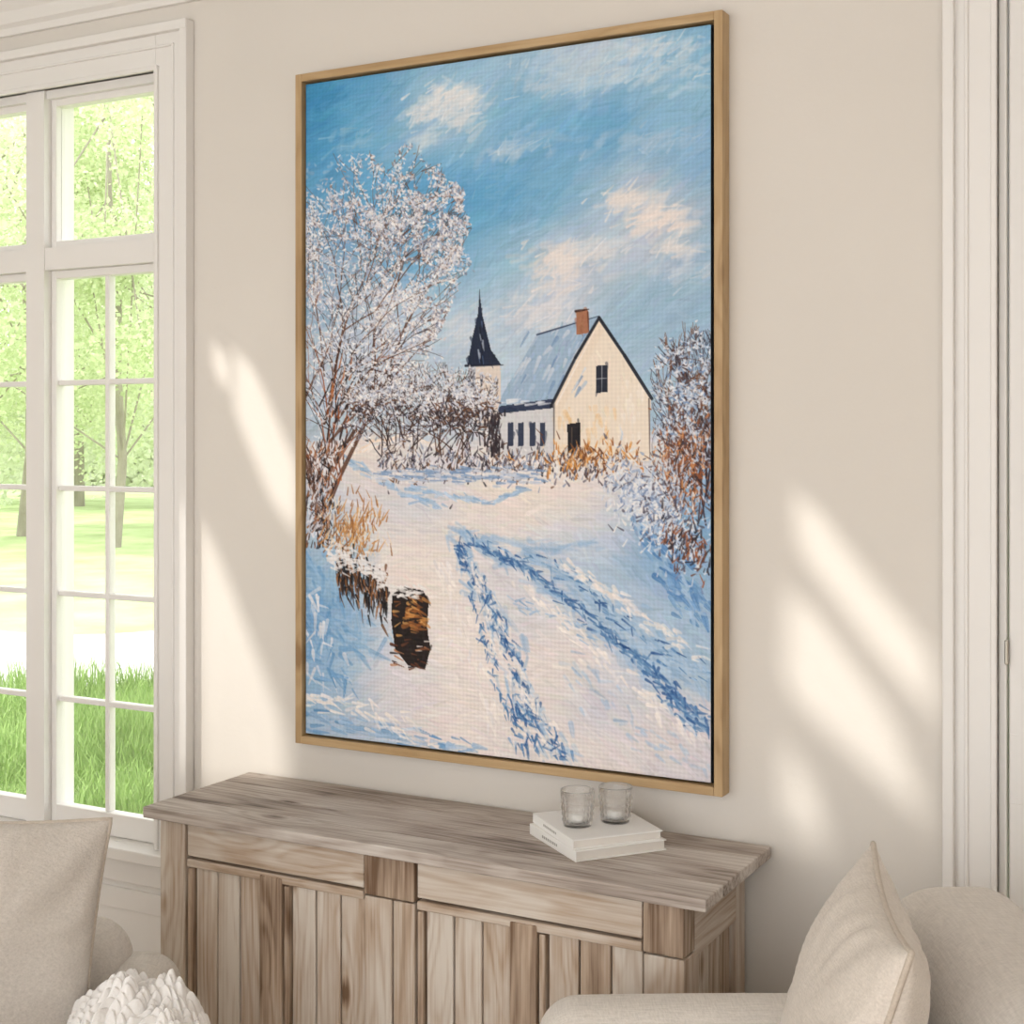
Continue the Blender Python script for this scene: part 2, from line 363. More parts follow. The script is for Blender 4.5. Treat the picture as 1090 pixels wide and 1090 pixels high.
def stroke(x0,y0,x1,y1,w,col,a=1.,br=.35,taper=.6,soft=.5,h=1.):
    ax,ay=P(x0,y0); bx,by=P(x1,y1); r=w*SC/2
    e=soft*2
    i0=int(max(0,min(ax,bx)-r-e)); i1=int(min(NX,max(ax,bx)+r+e+1)); j0=int(max(0,min(ay,by)-r-e)); j1=int(min(NY,max(ay,by)+r+e+1))
    if i1<=i0 or j1<=j0: return
    X=np.arange(i0,i1)[None,:]-ax; Y=np.arange(j0,j1)[:,None]-ay
    dx,dy=bx-ax,by-ay; L2=dx*dx+dy*dy+1e-6; L=math.sqrt(L2)
    tt=np.clip((X*dx+Y*dy)/L2,0,1); d=np.hypot(X-tt*dx,Y-tt*dy)
    rr=r*(1-taper*tt*tt)
    m=np.clip((rr-d)/(2*soft)+.5,0,1)*a
    col=np.array(col,float)
    if r>1.2:
        cr=(X*dy-Y*dx)/L; prof=rng.random(12); k=((cr/r*.5+.5)*11).clip(0,11).astype(int); pv=prof[k]
        m=m*(1-br*pv*(.4+tt)); cc=col+((pv-.5)*20)[...,None]
    else: cc=col; pv=.5
    m3=m[...,None]
    img[j0:j1,i0:i1]=img[j0:j1,i0:i1]*(1-m3)+cc*m3
    hgt[j0:j1,i0:i1]=hgt[j0:j1,i0:i1]*(1-m)+m*(.3+.7*pv)*h
U=rng.uniform
def dab(x,y,l,ang,w,col,a=1,br=.35,taper=.6,soft=.5,h=1.):
    dx,dy=math.cos(ang)*l/2,math.sin(ang)*l/2
    stroke(x-dx,y-dy,x+dx,y+dy,w,col,a,br,taper,soft,h)
for k in range(2600):
    x,y=U(318,760),U(20,475); c0=samp(x,y)+rng.normal(0,6)+rng.normal(0,3,3)
    dab(x,y,U(20,60),math.radians(-34+rng.normal(0,16)),U(5,14),c0,.42,.6,.5,1.8,.6)
for k in range(1900):
    x,y=U(318,760),U(20,475); c0=samp(x,y)+rng.normal(0,10)+rng.normal(0,3,3)
    dab(x,y,U(14,36),math.radians(-34+rng.normal(0,18)),U(1.2,4.5),c0,.42,.5,.6,.8,.8)
for cxx,cyy,sx,sy,n,cl in ((480,100,22,9,60,(238,237,238)),(466,120,26,9,50,(228,232,237)),(498,118,16,16,40,(222,228,234)),(545,160,16,5,16,(206,220,232)),(455,145,12,6,16,(210,224,234)),(700,234,22,12,80,(240,229,224)),(668,212,20,9,50,(238,231,228)),(720,262,16,8,30,(230,227,228)),(600,278,26,14,90,(240,231,227)),(590,300,22,12,40,(232,227,228)),(640,262,30,8,40,(222,224,230)),(575,335,26,16,70,(228,227,232)),(650,70,70,14,90,(206,222,234)),(700,48,50,8,40,(216,226,236)),(580,90,40,8,30,(190,212,230)),(560,150,40,12,30,(174,204,227)),(720,290,25,10,30,(200,212,225)),(505,350,22,22,60,(215,222,232)),(700,150,40,10,50,(172,200,224)),(380,150,20,10,20,(150,194,221)),(540,200,40,20,30,(130,184,218))):
    for k in range(n):
        x,y=rng.normal(cxx,sx*.7),rng.normal(cyy,sy*.7)
        dab(x,y,U(6,24),math.radians(-32+rng.normal(0,24)),U(2,8),np.array(cl)+rng.normal(0,4),U(.2,.5),.5,.6,1.8,1)
    for k in range(n//2):
        x,y=rng.normal(cxx,sx*.75),rng.normal(cyy,sy*.75)
        dab(x,y,U(6,18),math.radians(-34+rng.normal(0,20)),U(1,3),np.array(cl)+rng.normal(0,4),U(.4,.85),.35,.6,.7,1.3)
for k in range(2600):
    x,y=U(318,760),U(468,840); c0=samp(x,y)+rng.normal(0,4)+rng.normal(0,2.5,3)
    if x>600 and y>570: an=35
    elif x<420 and y>580: an=-28
    else: an=8
    dab(x,y,U(14,42),math.radians(an+rng.normal(0,14)),U(4,11),c0,.5,.6,.5,1.6,.7)
for k in range(2600):
    x,y=U(318,760),U(468,840); c0=samp(x,y)+rng.normal(0,9)+rng.normal(0,2.5,3)
    if x>600 and y>570: an=35
    elif x<420 and y>580: an=-28
    else: an=12
    dab(x,y,U(8,24),math.radians(an+rng.normal(0,20)),U(1.2,4.5),c0,.55,.4,.6,.7)
def trail(pts,n,spread,wl,cols,ln=(4,12),jit=25,a=(.6,1),along=0,soft=.5):
    seg=[math.dist(pts[i],pts[i+1]) for i in range(len(pts)-1)]; T=sum(seg)
    for k in range(n):
        q=U(0,T); i=0
        while i<len(seg)-1 and q>seg[i]: q-=seg[i]; i+=1
        f=q/seg[i]; x=pts[i][0]*(1-f)+pts[i+1][0]*f; y=pts[i][1]*(1-f)+pts[i+1][1]*f
        an=math.degrees(math.atan2(pts[i+1][1]-pts[i][1],pts[i+1][0]-pts[i][0]))
        sp=spread*(.45+.8*(y-540)/250) if y>540 else spread*.4
        dab(x+rng.normal(0,sp),y+rng.normal(0,sp*.6),U(*ln),math.radians(an+along+rng.normal(0,jit)),U(*wl),np.array(cols[rng.integers(len(cols))])+rng.normal(0,6),U(*a),.4,.6,soft)
LB=[(168,196,224),(184,206,227),(152,185,219)]; DB=[(60,105,161),(82,128,180),(50,90,148),(108,150,195)]
WH=[(246,237,232),(240,235,236),(250,242,235)]
T1=[(485,575),(503,610),(524,650),(545,700),(560,750),(600,805)]
T2=[(500,575),(560,606),(620,650),(680,705),(752,778)]
T3=[(560,590),(610,615),(650,650),(700,690),(752,720)]
T4=[(480,565),(530,575),(590,585),(640,580)]
for T,n in ((T1,150),(T2,190),(T3,160),(T4,50)): trail(T,n,9,(2,6),LB,(8,24),20,(.35,.7),0,1.2)
trail([(640,640),(700,680),(752,740)],120,14,(2,6),LB,(10,26),25,(.4,.8),0,1.2); trail([(600,700),(680,780),(740,820)],50,10,(2,4),LB,(6,16),25,(.3,.7),0,1)
trail(T1,230,5,(1,3),DB,(4,12),38,(.6,.95)); trail(T2,220,6,(1,3.2),DB,(4,13),26,(.6,.95)); trail(T3,110,9,(1,2.6),DB[1:]+LB,(5,14)); trail([(500,570),(545,590),(590,600),(640,625)],50,6,(1,2.2),DB[1:]+LB,(4,12))
trail([(545,740),(565,800)],50,6,(1.2,3),DB,(5,14)); trail([(500,625),(515,680),(545,770)],60,4,(1,2.2),DB,(4,10))
trail([(545,640),(600,660),(650,690)],40,7,(1,2.4),LB,(5,14)); trail([(680,700),(752,776)],70,6,(1.2,3.2),DB,(5,13),20)
for T in ([(500,600),(535,690),(590,790)],[(560,625),(640,700),(740,790)],[(600,600),(700,665),(750,700)],[(470,600),(500,700),(540,800)]): trail(T,90,7,(1.5,4.5),WH,(5,16),20,(.5,.9))
trail([(325,590),(350,650),(400,700)],150,16,(2,6),[(110,160,206),(142,182,218),(168,200,227)],(8,24),30,(.4,.8),0,1)
trail([(330,640),(340,700),(360,740)],70,12,(2,5),[(230,230,236),(116,163,208)],(8,22),30)
trail([(325,760),(400,778),(500,800)],110,9,(1.5,5),LB+[(106,154,200)],(8,22),15)
trail([(325,740),(380,752),(450,790)],60,8,(1.5,4),WH,(6,20),20)
trail([(440,520),(520,535),(560,520)],60,5,(1,3.5),LB,(6,16),15); trail([(370,490),(420,520),(470,540)],50,8,(1.5,4),LB,(6,18),18)
trail([(690,560),(720,620),(752,660)],120,14,(2,6),[(90,138,193),(122,165,210),(168,196,224)],(8,20),20)
trail([(380,480),(430,462),(470,478)],60,6,(2,5),WH+[(246,222,200)],(8,18),12)
def poly(pts,col,jit=4,strk=0,ang=0,a=1):
    q=np.array([P(*p) for p in pts]); i0,i1=int(q[:,0].min()),int(q[:,0].max())+1; j0,j1=int(q[:,1].min()),int(q[:,1].max())+1
    i0=max(i0,0);j0=max(j0,0);i1=min(i1,NX);j1=min(j1,NY)
    X,Y=np.meshgrid(np.arange(i0,i1),np.arange(j0,j1)); ins=np.zeros(X.shape,bool); n=len(q)
    for i in range(n):
        x1,y1=q[i];x2,y2=q[(i+1)%n]
        c_=((y1>Y)!=(y2>Y))&(X<(x2-x1)*(Y-y1)/(y2-y1+1e-9)+x1); ins^=c_
    img[j0:j1,i0:i1][ins]=img[j0:j1,i0:i1][ins]*(1-a)+np.array(col,float)*a
    xs=[p[0] for p in pts]; ys=[p[1] for p in pts]
    k=0;tr=0
    while k<strk and tr<strk*8:
        tr+=1
        x,y=U(min(xs),max(xs)),U(min(ys),max(ys)); a_,b_=P(x,y); a_=int(a_)-i0;b_=int(b_)-j0
        if 0<=a_<ins.shape[1] and 0<=b_<ins.shape[0] and ins[b_,a_]:
            dab(x,y,U(4,11),math.radians(ang+rng.normal(0,15)),U(1.5,4),np.array(col)+rng.normal(0,jit)+rng.normal(0,jit*.4,3),.6); k+=1
for k in range(200):
    dab(U(400,600),U(440,470),U(3,9),U(-2.4,-.7),U(1,2.5),[(200,205,215),(120,130,150),(150,145,150)][rng.integers(3)],.6)
# church
poly([(498,388),(532,388),(533,450),(498,450)],(228,215,205),6,25,80)
poly([(498,388),(506,388),(506,450),(498,450)],(180,184,196),6,8,80)
poly([(510,312),(513,335),(522,372),(533,388),(497,389),(502,360),(508,335)],(36,44,66),7,26,80)
for a_ in range(14): dab(512+U(-3,3),U(345,386),U(5,12),1.45,U(.8,1.8),[(90,110,150),(20,24,40),(190,200,215)][rng.integers(3)],.8)
stroke(510,322,510,308,1.2,(40,45,60)); stroke(495,389,535,388,2.4,(30,34,50))
stroke(512,400,512,412,3,(60,66,84))
# house
poly([(530,438),(588,430),(589,486),(531,486)],(216,215,218),6,50,88)
poly([(588,488),(588,428),(637,338),(692,424),(690,490)],(241,227,211),5,110,88)
for k in range(60): dab(U(592,655),U(435,482),U(4,14),1.5+rng.normal(0,.3),U(2,5),[(238,200,148),(246,218,180),(250,234,214)][rng.integers(3)],.5)
for k in range(26): dab(U(655,688),U(400,470),U(4,12),1.5,U(2,4),(248,238,228),.6)
poly([(529,436),(534,420),(571,356),(637,336),(612,374),(588,430)],(162,186,211),9,120,115)
for k in range(44): dab(U(548,620),U(350,424),U(8,20),math.radians(118+rng.normal(0,6)),U(1.5,4),[(214,220,230),(120,150,190),(186,202,222)][rng.integers(3)],.75)
poly([(588,430),(637,338),(643,350),(592,446)],(240,224,206),3,10,110)
poly([(529,440),(531,432),(588,424),(588,434)],(52,62,88),6,12,0)
for k in range(12): dab(U(532,586),U(424,432),U(6,14),-.12,U(1.5,3),(226,230,238),.9)
for a_,b_ in (((586,432),(612,380)),((612,380),(637,338)),((637,338),(664,378)),((664,378),(693,424))):
    stroke(*a_,*b_,3.2,(34,36,48),1,.1,.1)
stroke(571,356,637,336,1.6,(60,74,100)); stroke(589,430,589,486,1.6,(120,112,110))
stroke(690,424,691,488,1.4,(120,104,96))
stroke(592,430,632,352,1.4,(250,244,240),.7)
poly([(613,331),(625,329),(626,354),(613,356)],(170,116,88),8,14,90); stroke(612,331,626,329,2.4,(70,44,36))
stroke(625,332,626,352,1.6,(110,64,44))
poly([(634,389),(646,388),(646,417),(634,418)],(40,44,58),4,4,90)
for q in ((640,389,640,417),(634,403,646,402)): stroke(*q,.8,(190,190,196),.8)
poly([(603,451),(617,449),(617,487),(604,488)],(34,32,38),4,4,90); stroke(608,455,608,484,1,(120,100,84),.7)
for x in (540,551,563,574): 
    poly([(x,450),(x+6,449),(x+6,474),(x,475)],(58,66,88),5,2,90)
def branch(x,y,an,ln,w,dep,col,tips,spread=.5,bend=.12,lim=None,tl=2,allp=None):
    n=3
    for i in range(n):
        an+=rng.normal(0,bend); nx,ny=x+math.cos(an)*ln/n,y+math.sin(an)*ln/n
        if lim and not lim(nx,ny): return
        stroke(x,y,nx,ny,w,np.array(col)+rng.normal(0,12),.95,.2,.1); x,y=nx,ny; w*=.88
        if dep<=tl: tips.append((x,y))
        if allp is not None: allp.append((x,y))
    if dep>0:
        for s in range(rng.integers(2,4)):
            branch(x,y,an+rng.normal(0,spread),ln*U(.62,.86),max(w*.7,.5),dep-1,col,tips,spread,bend,lim,tl,allp)
def frost(tips,n,cols,j=4,wl=(1,3.2),ln=(1.5,5),lim=None,gate=None):
    if not tips: return
    for k in range(n):
        p=tips[rng.integers(len(tips))]; x,y=p[0]+rng.normal(0,j),p[1]+rng.normal(0,j)
        if lim and not lim(x,y): continue
        if gate is not None and noise.noise(Vector((x/11,y/11,3)))<gate: continue
        dab(x,y,U(*ln),U(-3,0),U(*wl),np.array(cols[rng.integers(len(cols))])+rng.normal(0,7),U(.7,1),.2,.6,.5,1.6)
FR=[(240,240,243),(228,230,238),(244,240,238),(200,206,222),(158,168,194),(212,200,202),(238,234,234),(128,134,156),(156,132,124)]
FW=[(242,242,245),(232,234,240),(246,242,240),(206,212,226),(176,184,206),(222,214,216)]
def crown(x,y):
    if y<148+abs(x-392)*.12: return False
    if y>290 and x>496-(y-290)*.45: return False
    e=((x-388)/114)**2+((y-305)/160)**2
    return e<.93+.62*noise.noise(Vector((x/24,y/24,5.3)))+(.18 if x>440 and y<260 else 0)
def crownb(x,y): return crown(x,y) or (y>425 and x<440)
for k in range(1700):
    x,y=rng.normal(376,44),rng.normal(330,80)
    if crown(x,y) and noise.noise(Vector((x/17,y/17,9)))>-.02: dab(x,y,U(2,7),U(-3,0),U(1.5,4),[(206,212,226),(186,196,216),(222,222,230),(170,180,204)][rng.integers(4)],.4,.3,.6,1.2)
tips=[];allp=[]
for (x,y,an,ln,w,d) in ((340,560,-1.60,118,6.5,5),(346,545,-1.40,120,5.5,5),(352,500,-1.08,92,4,5),(336,520,-1.75,100,4.5,4),(350,470,-.85,84,3,4),(345,450,-1.3,100,3.6,5),(356,450,-1.1,92,3,5),(350,430,-1.5,100,2.8,4),(352,470,-.95,60,2,4),(352,440,-.75,56,1.8,4),(400,330,-.75,60,1.6,4),(410,290,-.6,50,1.4,3)):
    branch(x,y,an,ln,w,d,(104,72,58),tips,.38,.09,crownb,2,allp)
frost([t_ for t_ in tips if crown(*t_)],5600,FR,3.6,(.8,2.4),(1.2,4.2),crown,-.16)
low=[t_ for t_ in allp if 300<t_[1]<478]
frost(low,2300,FW,4.5,(.8,2.4),(1.2,4.5),lambda x,y:x<446,-.2)
dm=[]
for (x,y,an,ln,w,d) in ((348,470,-1.35,84,2.4,4),(356,440,-1.0,72,2,4),(345,400,-1.6,70,1.8,3),(372,380,-1.2,60,1.6,3),(400,330,-.9,44,1.3,3),(390,300,-1.3,50,1.3,3)):
    branch(x,y,an,ln,w,d,(116,86,72),dm,.4,.1,crownb)
frost([t_ for t_ in dm if crown(*t_)],1500,FW,2.4,(.8,2.4),(1,3.8),crown)
for k in range(700):
    x,y=rng.normal(345,16),U(200,470)
    if crown(x,y): dab(x,y,U(1.5,4),U(-3,0),U(.8,2.2),FW[rng.integers(len(FW))],.85,.2)
t2=[]
for k in range(16): branch(U(335,365),U(430,520),-1.3+rng.normal(0,.35),U(36,66),U(1,2),3,[(70,44,36),(150,84,50),(44,34,36)][rng.integers(3)],t2,.45)
frost([t_ for t_ in t2 if t_[1]<470],1000,FW,3.4,(.8,2.4))
for k in range(70):
    y=U(380,520); dab(U(340,362)+(520-y)*.12,y,U(5,16),-1.4+rng.normal(0,.15),U(.8,2),[(168,92,52),(196,120,70),(60,40,36),(34,30,36)][rng.integers(4)],.85)
# bushes middle
t3=[]
lb=lambda x,y: y>376+abs(x-455)*.35 and x<530
for k in range(46):
    x=U(405,528); branch(x,U(462,488),-1.57+rng.normal(0,.35)+(x-465)*.002,U(16,30)*(1.25 if 420<x<500 else 1),1.3,3,[(58,44,46),(92,66,56),(40,36,44)][rng.integers(3)],t3,.5,.12,lb)
frost(t3,2400,FW,3.4,(.8,2.4),(1.2,4),lambda x,y:y>374 and x<530,-.3)
t3b=[t_ for t_ in t3 if t_[1]>430]
frost(t3b,480,[(60,46,48),(40,36,42),(110,72,50),(84,74,84)],4,(.8,2),(2,6))
for k in range(900):
    x=U(402,640); yy=494+rng.normal(0,9)+(x-402)*.0
    dab(x,yy,U(3,9),-1.4+rng.normal(0,.5),U(.8,2.2),[(70,60,68),(104,96,110),(230,230,236),(150,160,186),(44,40,48),(120,84,60),(240,238,240)][rng.integers(7)],.85)
for k in range(240): dab(U(402,580),rng.normal(506,4),U(5,14),.08,U(1.5,3.5),[(200,208,224),(130,160,200),(240,234,232)][rng.integers(3)],.8)
for k in range(240):
    x=rng.normal(634,30); dab(x,rng.normal(486,9),U(4,11),-1.5+rng.normal(0,.5),U(.8,2.2),[(206,134,60),(226,160,84),(150,88,44),(240,220,196),(110,66,42)][rng.integers(5)],.9)
for k in range(90): dab(rng.normal(526,4),U(436,482),U(4,9),-1.5,U(1,2.6),[(40,36,44),(58,46,50)][rng.integers(2)],.9)
# right bushes
rl=lambda x,y: x>692-max(0,(y-470))*.25+noise.noise(Vector((y/10,4,0)))*9 and y>344+noise.noise(Vector((x/12,0,0)))*24+max(0,712-x)*1.2
t4=[]
for k in range(24):
    x=U(704,760); branch(x,U(505,560),-1.57+rng.normal(0,.16),U(34,60),1.6,4,[(60,52,62),(86,76,86),(120,80,60)][rng.integers(3)],t4,.3,.08,rl)
frost([t_ for t_ in t4 if t_[1]<470],1500,[(196,208,226),(160,184,212),(232,234,240),(120,148,188),(214,222,234),(240,240,244)],3.6,(.7,2.2),(1.5,5),rl,-.2)
for k in range(700):
    x=rng.normal(728,20); y=rng.normal(496,28)
    if x<690: continue
    dab(x,y,U(3,9),-1.5+rng.normal(0,.6),U(.7,2.2),[(150,84,50),(196,120,68),(84,58,54),(218,150,92),(110,70,56),(54,44,50),(232,232,238),(204,212,228)][rng.integers(8)],.8)
for k in range(1000):
    x=rng.normal(694,30)+0; y=500+(x-640)*.75+rng.normal(0,20)
    if x<640: continue
    dab(x,y,U(3,9),-1.2+rng.normal(0,.8),U(.8,2.6),[(236,238,243),(206,216,232),(90,86,102),(126,146,184),(156,176,208),(228,230,238),(246,242,240)][rng.integers(7)],.85)
for k in range(120):
    x=U(704,756); dab(x,560+(x-700)*.6+rng.normal(0,14),U(4,12),-1.3+rng.normal(0,.4),U(.8,2.2),[(50,40,44),(110,66,50),(46,46,60),(160,94,60)][rng.integers(4)],.85)
# left low vegetation
for k in range(460):
    x=rng.normal(340,11); y=U(470,580); dab(x,y,U(4,12),-1.5+rng.normal(0,.4),U(.9,2.6),[(54,42,44),(90,62,52),(30,28,34),(232,232,238),(160,100,62),(206,208,220),(236,236,242)][rng.integers(7)],.85)
for k in range(260):
    x=rng.normal(376,15); y=rng.normal(562,16); dab(x,y,U(5,14),-1.4+rng.normal(0,.4),U(.8,2.2),[(206,142,76),(222,170,110),(150,98,56),(240,222,198),(176,120,70)][rng.integers(5)],.85)
for k in range(260):
    x=U(358,412); y=612+(x-360)*.42+rng.normal(0,12); dab(x,y,U(6,16),1.5+rng.normal(0,.2),U(1,3),[(26,24,28),(50,40,40),(20,20,24),(110,72,46),(160,104,60)][rng.integers(5)],.9)
for k in range(120):
    x=U(350,412); y=592+(x-360)*.42+rng.normal(0,6); dab(x,y,U(4,10),.3+rng.normal(0,.5),U(1.5,3.5),(240,236,236),.9)
# stump
poly([(417,632),(430,624),(450,628),(456,640),(454,668),(458,690),(452,712),(434,708),(420,690),(416,660)],(40,32,30),6,60,90)
for k in range(26): dab(U(432,454),U(634,672),U(6,12),.2+rng.normal(0,.5),U(2.5,5),[(206,142,76),(168,104,54),(226,170,100)][rng.integers(3)],.8)
for k in range(30): dab(U(420,452),U(632,676),U(4,10),.1+rng.normal(0,.5),U(1.2,3),[(150,88,44),(30,26,26),(34,28,26),(226,170,100)][rng.integers(4)],.85)
for k in range(34): dab(U(418,456),U(680,712),U(5,12),.1+rng.normal(0,.3),U(1.2,3),[(110,64,44),(190,130,90),(30,26,28),(236,226,220)][rng.integers(4)],.85)
for k in range(26): dab(U(418,452),U(624,636),U(4,10),.1+rng.normal(0,.4),U(2,3.6),(242,238,236),.9)
img=np.clip(img,0,255)/255.
imgl=np.where(img<=.04045,img/12.92,((img+.055)/1.055)**2.4)
ox,oz=-1.6525,1.83
vx=np.linspace(cx0,cx1,NX)-ox; vz=np.linspace(cz1,cz0,NY)-oz
VX,VZ=np.meshgrid(vx,vz); VY=-.0345-hgt*.0010
co=np.stack([VX,VY,VZ],-1).reshape(-1,3).astype(np.float32)
idx=np.arange(NX*NY).reshape(NY,NX); fq=np.stack([idx[:-1,:-1],idx[1:,:-1],idx[1:,1:],idx[:-1,1:]],-1).reshape(-1,4).astype(np.int32)
me=bpy.data.meshes.new('canvas'); me.vertices.add(len(co)); me.vertices.foreach_set('co',co.ravel())
me.loops.add(fq.size); me.loops.foreach_set('vertex_index',fq.ravel()); me.polygons.add(len(fq)); me.polygons.foreach_set('loop_start',np.arange(0,fq.size,4,dtype=np.int32))
me.update(calc_edges=True); me.shade_smooth()
ca_=me.color_attributes.new('paint','FLOAT_COLOR','POINT'); ca_.data.foreach_set('color',np.concatenate([imgl.reshape(-1,3),np.ones((NX*NY,1))],1).astype(np.float32).ravel())
m,nt,b=newmat('oil_paint_on_canvas'); b.inputs['Roughness'].default_value=.6; b.inputs['Specular IOR Level'].default_value=.2
at=N(nt,'ShaderNodeAttribute',attribute_name='paint')
tc=N(nt,'ShaderNodeTexCoord'); sx=N(nt,'ShaderNodeSeparateXYZ'); nt.links.new(tc.outputs['Object'],sx.inputs[0])
def mm(op,a,bv):
    q=N(nt,'ShaderNodeMath',operation=op)
    for i,x in enumerate((a,bv)):
        if isinstance(x,(int,float)): q.inputs[i].default_value=x
        elif x is not None: nt.links.new(x,q.inputs[i])
    return q.outputs[0]
k_=math.pi/.0105
w_=mm('MULTIPLY',mm('SINE',mm('MULTIPLY',mm('ADD',sx.outputs[0],sx.outputs[2]),k_),None),mm('SINE',mm('MULTIPLY',mm('SUBTRACT',sx.outputs[0],sx.outputs[2]),k_),None))
bp=N(nt,'ShaderNodeBump'); bp.inputs['Strength'].default_value=.5; bp.inputs['Distance'].default_value=.001
nt.links.new(w_,bp.inputs['Height']); nt.links.new(bp.outputs[0],b.inputs['Normal'])
wv=mm('ADD',mm('MULTIPLY',w_,.045),.965)
vm=N(nt,'ShaderNodeVectorMath',operation='SCALE'); nt.links.new(at.outputs['Color'],vm.inputs[0]); nt.links.new(wv,vm.inputs['Scale'])
nt.links.new(vm.outputs[0],b.inputs['Base Color'])
me.materials.append(m); link(bpy.data.objects.new('canvas',me),pic)
# ---------- soft furnishings
def tube(name,pts,r,mat,parent,closed=True):
    cu=bpy.data.curves.new(name,'CURVE'); cu.dimensions='3D'; cu.bevel_depth=r; cu.bevel_resolution=3
    sp=cu.splines.new('POLY'); sp.points.add(len(pts)-1)
    for i,p in enumerate(pts): sp.points[i].co=(*p,1)
    sp.use_cyclic_u=closed; cu.materials.append(mat)
    return link(bpy.data.objects.new(name,cu),parent)
def pillow(name,a,b,T,mat,parent,center,xa,ya,seed=0,pinch=.09):
    n=56; xa=Vector(xa).normalized(); ya=Vector(ya); ya=(ya-ya.dot(xa)*xa).normalized(); za=xa.cross(ya)
    e=parent
    def pos(u,v,s):
        x=a*u*(1-pinch*(1-v*v)*u*u); y=b*v*(1-pinch*(1-u*u)*v*v)
        k=max(0,(1-u*u))*max(0,(1-v*v)); z=T*k**.42
        nz=noise.noise(Vector((x*5+seed,y*5,s*3)))*.18+noise.noise(Vector((x*13+seed,y*9,s*5)))*.08
        edge=math.sin(18*math.atan2(v,u)+3*noise.noise(Vector((u*2,v*2,seed))))*.006*min(1,k*5)*(1-k)
        z=s*(z*(1+nz)+edge)
        return Vector(center)+xa*x+ya*y+za*z
    v=[];f=[];ix={}
    for s in (1,-1):
        for i in range(n+1):
            for j in range(n+1):
                u=math.sin(math.pi/2*(2*i/n-1)); w=math.sin(math.pi/2*(2*j/n-1))
                bd=i in(0,n) or j in (0,n)
                if s==-1 and bd: ix[(s,i,j)]=ix[(1,i,j)]; continue
                ix[(s,i,j)]=len(v); v.append(pos(u,w,s))
        for i in range(n):
            for j in range(n):
                q=[ix[(s,i,j)],ix[(s,i+1,j)],ix[(s,i+1,j+1)],ix[(s,i,j+1)]]
                f.append(tuple(q if s==1 else q[::-1]))
    o=meshobj(name,v,f,mat,e,True)
    bd=[(i/n*2-1,-1) for i in range(n)]+[(1,i/n*2-1) for i in range(n)]+[(1-i/n*2,1) for i in range(n)]+[(-1,1-i/n*2) for i in range(n)]
    tube(name+'_piping',[pos(u,w,1) for u,w in bd],.005,M_pipe,e)
    return o
L0,t0=.5,2.2
ch=empty('armchair',cw(L0,t0,0),TH)
def q(L,t,z): return (L-L0,t-t0,z)
softbox('base',q(.12,1.78,.12),q(.88,2.62,.34),.04,M_linen,ch)
softbox('seat_cushion',q(.08,1.92,.335),q(.70,2.49,.475),.055,M_linen,ch,6,0,.012)
softbox('backrest',q(.685,1.78,.13),q(.960,2.68,.915),.10,M_linen,ch,8,0,.018)
softbox('arm_1',q(.05,2.495,.12),q(.84,2.675,.712),.075,M_linen,ch,8,0,.006)
softbox('arm_2',q(.05,1.72,.12),q(.84,1.90,.712),.075,M_linen,ch,8,0,.006)
pillow('throw_pillow',.25,.275,.095,M_pillow2,ch,q(.520,2.215,.775),(-.15,-1,-.02),(.29,0,1),3)
for i,(L,t) in enumerate(((.13,1.8),(.13,2.58),(.86,1.82),(.86,2.58))):
    softbox('leg_%d'%(i+1),q(L-.022,t-.022,0),q(L+.022,t+.022,.13),.006,M_top,ch)
L0,t0=-1.1,2.7
ch2=empty('armchair',cw(L0,t0,0),TH)
softbox('base',q(-1.5,2.25,.12),q(-.74,3.1,.34),.04,M_linen,ch2)
softbox('seat_cushion',q(-1.25,2.40,.335),q(-.70,2.99,.49),.055,M_linen,ch2,6,0,.012)
softbox('backrest',q(-1.55,2.25,.13),q(-1.27,3.14,.90),.11,M_linen,ch2,8,0,.018)
softbox('arm_1',q(-1.45,2.995,.12),q(-.735,3.17,.61),.07,M_linen,ch2,8,0,.006)
softbox('arm_roll',q(-1.45,2.99,.45),q(-.845,3.18,.690),.085,M_linen,ch2,8,0,.006)
softbox('arm_2',q(-1.45,2.2,.12),q(-.745,2.39,.62),.075,M_linen,ch2,8,0,.006)
pillow('throw_pillow',.27,.28,.085,M_pillow,ch2,q(-1.105,2.78,.715),(.90,.30,-.10),(.20,.18,1),11,.05)
for i,(L,t) in enumerate(((-1.45,2.3),(-1.45,3.05),(-.79,2.3),(-.79,3.05))):
    softbox('leg_%d'%(i+1),q(L-.022,t-.022,0),q(L+.022,t+.022,.13),.006,M_top,ch2)
# chunky knit throw resting on the seat cushion
n=280; v=[];f=[]
for i in range(n+1):
    for j in range(n+1):
        a=i/n*2-1; b=j/n*2-1
        r=min(1,(abs(a)**3+abs(b)**3)**(1/3))
        hgt_=.15*(1-r**3.2)
        fx=noise.noise(Vector((a*2.2,b*2.2,2)))*.06*(1-r*.6)
        ph=a*22+1.6*math.sin(b*7)+1.5*noise.noise(Vector((a*3,b*3,7)))
        row=int(ph/math.pi+100)
        kn=.018*abs(math.sin(ph))**.7*(.35+.65*abs(math.sin(b*30+2*noise.noise(Vector((b*4,a*4,1)))+(1.57 if row%2 else 0))))
        v.append((a*.162+.02*noise.noise(Vector((b*4,0,1))),b*.15+.02*noise.noise(Vector((a*4,5,1))),max(.0,hgt_+fx*(1-r**4)+kn)))
for i in range(n):
    for j in range(n): k=i*(n+1)+j; f.append((k,k+n+1,k+n+2,k+1))
th=meshobj('knitted_throw_blanket',v,f,M_knit,None,True); th.location=cw(-.755,2.79,.503); th.rotation_euler=(0,0,TH)
